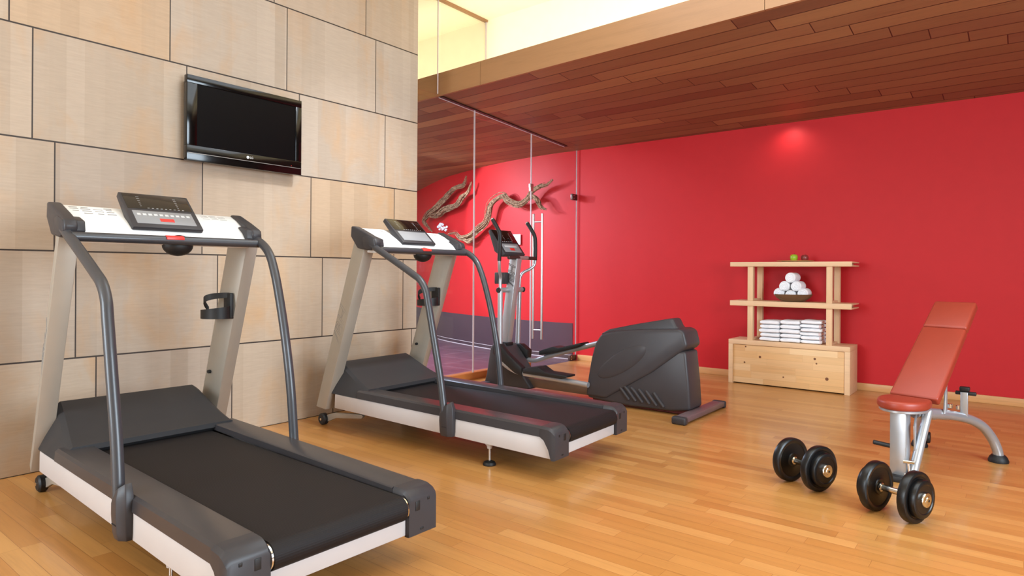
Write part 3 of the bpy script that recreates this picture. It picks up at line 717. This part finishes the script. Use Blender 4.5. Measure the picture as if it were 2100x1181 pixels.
# ================================================================== DUMBBELLS
def make_dumbbell(label, loc, rz):
    t = thing('dumbbell', label, 'dumbbell', loc, rz, 'black dumbbells on the floor')
    r = .1145
    MB().cyl((-.07, 0, r), (.07, 0, r), .0145, 20).build('handle', 'chrome', t)
    for s in (-1, 1): MB().cyl((s*.056, 0, r), (s*.066, 0, r), .021, 20, .003).build('collar', 'chrome', t)
    for s in (-1, 1):
        prof = [(0, .066), (.034, .066), (.036, .069), (.040, .071), (.088, .072), (.093, .068), (.106, .067), (.1125, .071), (.1145, .077), (.1145, .098), (.1125, .104), (.106, .107), (.094, .106), (.090, .103), (0, .103)]
        MB().lathe([(a, s*h) for a, h in prof], 0, (0, 0, r), 56).build('large_plate', 'rubberplate', t)
        prof = [(0, .100), (.076, .100), (.083, .104), (.085, .110), (.085, .124), (.083, .130), (.077, .133), (.066, .133), (.062, .130), (0, .130)]
        MB().lathe([(a, s*h) for a, h in prof], 0, (0, 0, r), 48).build('small_plate', 'rubberplate', t)
        c = MB().lathe([(0, s*.128), (.033, s*.128), (.034, s*.136), (.031, s*.142), (.018, s*.144), (.016, s*.148), (0, s*.148)], 0, (0, 0, r), 28).build('end_cap', 'chrome', t)
        MB().cyl((s*.1478, 0, r), (s*.1488, 0, r), .006, 6).build('hex_socket', 'black', c)
    return t
db = make_dumbbell('black rubber dumbbell on the floor farther from the bench, to its left', (-.885, 3.570, 0), math.atan2(-.075, .152))
dup(db, (-.4525, 3.385, 0), math.atan2(-.064, .159), 'black rubber dumbbell on the floor right in front of the weight bench post', 'black dumbbells on the floor')

# ================================================================== SHELF UNIT
sh = thing('shelf_unit', 'pale birch shelf unit with low drawer base against the red wall', 'shelf', (-1.77, 6.62, 0))
W = dict(parent=sh, world=True)
X0, X1, YF, YK = -2.329, -1.222, 6.47, 6.80
mb = MB()
mb.box(X0, X1, YF, YK, .392, .438, .002); mb.box(X0, -2.286, YF, YK, 0, .392, .002); mb.box(-1.268, X1, YF, YK, 0, .392, .002); mb.box(-2.286, -1.268, YK-.02, YK, .02, .392)
mb.build('base_cabinet', 'birch', **W)
fp = MB().box(-2.283, -1.271, YF+.008, YF+.03, .012, .389, .001).build('front_panel', 'staves', **W)
mb = MB()
for x, z, r in ((-2.02, .28, .012), (-1.52, .305, .011), (-1.505, .262, .008), (-2.17, .215, .009), (-1.80, .105, .008), (-1.415, .128, .015), (-2.16, .372, .008)):
    mb.lathe([(0, 0), (r, 0), (r*.9, .0012), (0, .0012)], 1, (x, 0, z), 18, mat=Matrix.Translation((0, YF+.0076, 0)))
mb.build('knot', 'knot', fp, True)
for z0, z1, nm in ((.778, .828, 'middle'), (1.168, 1.213, 'top')):
    mb = MB(); t = .013
    mb.box(-2.317, -1.211, YF, YF+.016, z0, z1, .0012)
    mb.box(-2.317, -1.211, YF+.0162, YK, z1-t, z1, .0008); mb.box(-2.317, -1.211, YF+.0162, YK, z0, z0+t, .0008)
    mb.box(-2.3165, -2.304, YF+.0162, YK-.001, z0+t, z1-t); mb.box(-2.30, -1.26, YK-.016, YK-.001, z0+t, z1-t)
    mb.build('shelf_board', 'birch', **W)
for x0, x1 in ((-2.146, -2.094), (-1.426, -1.376)):
    for y0, xs in ((6.482, 0), (6.738, .012)):
        mb = MB(); mb.box(x0+xs, x1+xs, y0, y0+.052, .438, .778, .002); mb.box(x0+xs, x1+xs, y0, y0+.052, .828, 1.168, .002)
        mb.build('post', 'birchz', **W)
    mb = MB()
    for z0 in (.438, .828): mb.box(x0+.004, x1-.004, 6.534, 6.738, z0, z0+.020, .001)
    mb.build('foot_rail', 'birch', **W)
# folded towels
def towel_mesh(w, dpt, hgt, seed):
    r = random.Random(seed); mb = MB(); R = []; n = 22
    for i in range(n+1):
        a = i/n; x = -w/2+w*a
        end = min(1, min(a, 1-a)*9); e = math.sqrt(max(0, 1-(1-end)**2))
        hh = hgt/2*(.55+.45*e); sag = .0012*math.sin(a*7+seed)
        ring = []
        for k in range(20):
            t = 2*PI*k/20; c, s_ = math.cos(t), math.sin(t)
            cy = math.copysign(abs(c)**.35, c); cz = math.copysign(abs(s_)**.55, s_)
            ring.append((x, cy*dpt/2*(.985+.015*e)+.002*math.sin(a*11+seed*2), cz*hh+sag*(.4 if s_ < 0 else 1)))
        R.append(ring)
    mb.loft(R); return mb
towels = 'folded white towels on the shelf unit'
posn = ['bottom', 'second from the bottom', 'middle', 'second from the top', 'top']
six = ['bottom', 'second from the bottom', 'third from the bottom', 'third from the top', 'second from the top', 'top']
for si, (xc, wdt, names, ht, nm) in enumerate(((-1.936, .188, posn, .0408, 'left'), (-1.750, .186, posn, .0425, 'middle'), (-1.563, .182, six, .0372, 'right'))):
    for k, nmz in enumerate(names):
        rr = random.Random(si*10+k)
        o = towel_mesh(wdt-.004+rr.uniform(-.006, .006), .235+rr.uniform(-.012, .008), ht-.0014, si*10+k).build('folded_towel', 'towel')
        o.location = (xc+rr.uniform(-.006, .006), 6.614+rr.uniform(-.010, .006), .4385+ht*(k+.5)); o.rotation_euler = (0, 0, rr.uniform(-.03, .03))
        tag(o, 'white folded towel, %s of the %s stack on the shelf unit base' % (nmz, nm), 'towel', towels)
        if si == 2: MB().box(wdt/2-.012, wdt/2-.006, -.118, -.112, -ht*.40, ht*.40, .001).build('hem', 'hem', o)
# bowl and rolled towels
o = MB().lathe([(0, .0), (.075, .0), (.11, .008), (.150, .036), (.177, .070), (.174, .073), (.146, .044), (.105, .016), (0, .010)], 2, seg=48).build('bowl', 'bowl'); o.location = (-1.752, 6.615, .8285)
tag(o, 'brown bowl holding rolled towels on the middle shelf', 'bowl')
def roll_mesh(r, L, seed):
    mb = MB(); body = [(0, -L/2), (r*.80, -L/2), (r*.96, -L/2+.008), (r, -L/2+.02), (r, L/2-.02), (r*.96, L/2-.008), (r*.8, L/2), (0, L/2)]
    mb.lathe(body, 1, seg=28)
    sp = []
    for i in range(46):
        a = i*.36+seed; q = r*(.10+.80*i/45); sp.append((q*math.cos(a), -L/2-.001, q*math.sin(a)))
    mb.tube(sp, .0042, 6); return mb
rolls = [(-1.862, .912, 'leftmost of the bottom row in the bowl'), (-1.754, .895, 'middle of the bottom row in the bowl'), (-1.646, .912, 'rightmost of the bottom row in the bowl'), (-1.806, .979, 'left of the pair in the second row in the bowl'), (-1.702, .979, 'right of the pair in the second row in the bowl'), (-1.754, 1.061, 'topmost of the pile in the bowl')]
for i, (x, z, w) in enumerate(rolls):
    o = roll_mesh(.0492, .16 if i < 3 else .19, i*1.3).build('rolled_towel', 'towel'); o.location = (x, 6.615, z); o.rotation_euler = (0, i*1.1, random.uniform(-.05, .05))
    tag(o, 'white rolled towel, %s' % w, 'towel', 'rolled white towels in the bowl')
# plate and apples
o = MB().lathe([(0, 0), (.10, 0), (.165, .009), (.171, .013), (.165, .0135), (.10, .006), (0, .006)], 2, seg=48).build('plate', 'plate'); o.location = (-1.735, 6.62, 1.2133); tag(o, 'flat pale bamboo plate on the top of the shelf unit', 'plate')
def apple(mat, label, x, y, r):
    t = thing('apple', label, 'apple', (x, y, 1.2195))
    MB().lathe([(0, .10*r), (.35*r, .0), (.62*r, .05*r), (.92*r, .55*r), (1.0*r, 1.05*r), (.92*r, 1.5*r), (.62*r, 1.82*r), (.3*r, 1.84*r), (.1*r, 1.68*r), (0, 1.62*r)], 2, seg=32).build('flesh', mat, t)
    MB().tube([(0, 0, 1.62*r), (.06*r, 0, 1.9*r), (.16*r, 0, 2.12*r)], .0016, 8).build('stem', 'stem', t)
apple('green', 'green apple on the plate on top of the shelf unit', -1.742, 6.60, .036)
apple('redapple', 'dark red apple beside the green one on the plate', -1.655, 6.645, .034)

# ================================================================== BEHIND THE GLASS
def strands(paths, n, R, rs, name, label):
    mb = MB(); rnd = random.Random(len(name)+n)
    for path, rad in paths:
        S = spline(path, 7); m = len(S)
        for k in range(n):
            ph = 2*PI*k/n+rnd.uniform(-.5, .5); tw = rnd.uniform(.5, 1.6)*rnd.choice((1, 1, -1)); amp = rnd.uniform(.65, 1.05)
            pts = []
            i0 = rnd.randint(0, max(0, m//9)); i1 = m-rnd.randint(0, max(1, m//7)); w1, w2 = rnd.uniform(9, 17), rnd.uniform(0, 6)
            for i in range(i0, i1):
                f = i/(m-1); t = (S[min(i+1, m-1)]-S[max(i-1, 0)]).normalized()
                a = V(0, 1, 0); a = (a-t*a.dot(t)).normalized(); b = t.cross(a)
                q = rad*amp*(.6+.4*math.sin(PI*min(1, f*1.1+.1)))*(1+.30*math.sin(f*w1+w2))
                an = ph+tw*f*5
                pts.append(S[i]+a*q*math.cos(an)*.8+b*q*math.sin(an)+V(rnd.uniform(-1, 1), rnd.uniform(-1, 1), rnd.uniform(-1, 1))*.004)
            g = rs*rnd.uniform(.6, 1.3)
            if len(pts) > 3: mb.tube(pts, g, 7, rr=[g*.35, g, g*.9, g*1.15, g*.8, g, g*.3])
        mb.tube(S, rad*.62, 8, rr=[rad*.2, rad*.55, rad*.5, rad*.55, rad*.2])
    return tag(mb.build(name, 'drift'), label, 'driftwood', 'driftwood branches on the red wall')
main = [(-6.933, 7.161, 1.674), (-6.703, 7.084, 1.682), (-6.533, 7.038, 1.6), (-6.305, 6.976, 1.627), (-6.132, 6.93, 1.709), (-5.905, 6.868, 1.819), (-5.819, 6.845, 2.02), (-5.692, 6.827, 2.105), (-5.546, 6.809, 2.136), (-5.449, 6.797, 2.061), (-5.262, 6.774, 1.998), (-5.103, 6.755, 2.052), (-5.015, 6.744, 2.142), (-4.886, 6.73, 2.195), (-4.769, 6.73, 2.217), (-4.683, 6.73, 2.273)]
fork = [(-5.103, 6.755, 2.052), (-5.02, 6.748, 2.085), (-4.926, 6.733, 2.038), (-4.864, 6.73, 1.938), (-4.776, 6.73, 1.894)]
root = [(-6.533, 7.038, 1.6), (-6.336, 6.985, 1.538), (-6.209, 6.95, 1.605), (-6.132, 6.93, 1.69)]
strands([(main, .046), (fork, .028), (root, .018)], 15, .04, .0085, 'driftwood_branch', 'long winding driftwood branch on the red wall behind the glass')
left = [(-7.513, 7.387, 1.744), (-7.762, 7.516, 1.862), (-7.925, 7.601, 1.957), (-7.703, 7.486, 2.042), (-7.423, 7.35, 2.097), (-7.111, 7.23, 2.206), (-6.817, 7.117, 2.328), (-6.643, 7.068, 2.366), (-6.476, 7.022, 2.385), (-6.411, 7.005, 2.505)]
left2 = [(-7.702, 7.485, 2.001), (-7.33, 7.314, 1.991), (-7.023, 7.196, 2.063), (-6.674, 7.076, 2.108), (-6.54, 7.04, 2.208), (-6.376, 6.996, 2.265), (-6.281, 6.97, 2.399)]
strands([(left, .046), (left2, .040)], 14, .04, .0085, 'driftwood_branch', 'forked driftwood branch next to the stone wall edge, behind the glass')
# small white ornament
mb = MB(); rnd = random.Random(5)
for i in range(16):
    f = i/15; mb.ball((-7.30+.32*f, 7.31-.13*f, 1.80-.04*f+rnd.uniform(-.028, .028)), .024, .014, .020*rnd.uniform(.6, 1.1), 10)
for i in range(5): mb.ball((-7.24+.03*i, 7.285-.012*i, 1.835+rnd.uniform(-.01, .015)), .024, .014, .020, 10)
tag(mb.build('wall_ornament', pm('ornament_white', (206, 204, 204), .8)), 'small jagged white ornament on the red wall under the forked driftwood', 'ornament')
mb = MB(); mb.loft([[(-5.497, 6.902, z), (-5.311, 6.882, z), (-5.311, 6.885, z), (-5.497, 6.905, z)] for z in (1.469, 1.61)])
tag(mb.build('notice_sheet', 'paper', smooth=False), 'blank white notice sheet on the red wall beyond the elliptical trainer console', 'notice')

# ================================================================== CAMERA
cam = bpy.data.cameras.new('camera'); co = bpy.data.objects.new('camera', cam); COL.objects.link(co)
W_, H_ = 2100, 1181
F_PX, YAW, ROLL, PY = 1322.962, math.radians(38.385467), math.radians(.358357), 557.445
cam.sensor_width = 36; cam.lens = F_PX*36/W_; cam.clip_start = .05
cam.shift_x = 0.0; cam.shift_y = (PY-H_/2)/W_
fw = V(-math.sin(YAW), math.cos(YAW), 0); rt = V(math.cos(YAW), math.sin(YAW), 0); up = V(0, 0, 1)
# picture axes turned by the roll
r2 = rt*math.cos(ROLL) + up*math.sin(ROLL); u2 = -rt*math.sin(ROLL) + up*math.cos(ROLL)
co.matrix_world = Matrix(((r2.x, u2.x, -fw.x, 0), (r2.y, u2.y, -fw.y, 0), (r2.z, u2.z, -fw.z, 1.10), (0, 0, 0, 1)))
SC.camera = co

# ================================================================== LIGHT
def area(name, loc, size, power, col, rot=(0, 0, 0), spread=None):
    l = bpy.data.lights.new(name, 'AREA'); l.shape = 'RECTANGLE'; l.size, l.size_y = size; l.energy = power; l.color = col
    if spread: l.spread = spread
    o = bpy.data.objects.new(name, l); COL.objects.link(o); o.location = loc; o.rotation_euler = rot; return o
def spot(name, loc, target, power, col, ang, blend, r=.03):
    l = bpy.data.lights.new(name, 'SPOT'); l.energy = power; l.color = col; l.spot_size = math.radians(ang); l.spot_blend = blend; l.shadow_soft_size = r
    o = bpy.data.objects.new(name, l); COL.objects.link(o); o.location = loc
    o.rotation_euler = (Vector(target)-Vector(loc)).to_track_quat('-Z', 'Y').to_euler(); return o
warm = (1.0, .80, .56); soft = (.74, .88, 1.0); day = (.93, .96, 1.0)
# fluorescent strip in the cove, lying on the soffit behind the fascia
area('cove_strip', (-3.4, 4.62, 3.02), (11.6, .10), 27, (1.0, .95, .82), (math.radians(180-25), 0, 0))
# soft fill added under the high ceiling, no light fitting there
area('overhead_fill', (-1.3, 3.0, ZC-.01), (3.0, 2.0), 62, soft)
# cool fills added against the solid side and rear walls, no windows there
area('side_fill', (XR-.05, 1.9, 1.75), (2.6, 2.0), 270, (.74, .88, 1.0), (math.radians(90), 0, math.radians(90)))
area('rear_fill', (-3.1, YB+.05, 1.75), (1.8, 2.2), 185, (.72, .87, 1.0), (math.radians(90), 0, 0))
# unseen spot added to brighten the stone wall and second treadmill
spot('stone_fill_spot', (-1.9, 3.0, ZC-.03), (-4.18, 3.3, 1.0), 380, (.86, .92, 1.0), 56, .9, .15)
# downlight grazing the red wall
spot('downlight', (-1.84, 6.70, 2.615), (-1.84, 6.80, 2.0), 5.5, (1, .9, .8), 150, 1.0, .05)
# spots in the room behind the glass
spot('gallery_spot', (-7.0, 5.3, 2.45), (-5.5, 6.9, 1.75), 190, (.85, .9, 1.0), 62, .25, .03)
area('gallery_light', (-6.6, 5.0, 2.62), (1.6, .6), 250, (.62, .74, 1.0))
w = bpy.data.worlds.new('world'); SC.world = w; w.use_nodes = True
w.node_tree.nodes['Background'].inputs[0].default_value = (1, .95, .9, 1); w.node_tree.nodes['Background'].inputs[1].default_value = .15

SC.view_settings.view_transform = 'Standard'; SC.view_settings.look = 'None'
SC.view_settings.exposure = 0.25; SC.view_settings.gamma = 1.0; SC.view_settings.use_curve_mapping = False
SC.cycles.max_bounces = 10; SC.cycles.transparent_max_bounces = 16
SC.cycles.use_denoising = True
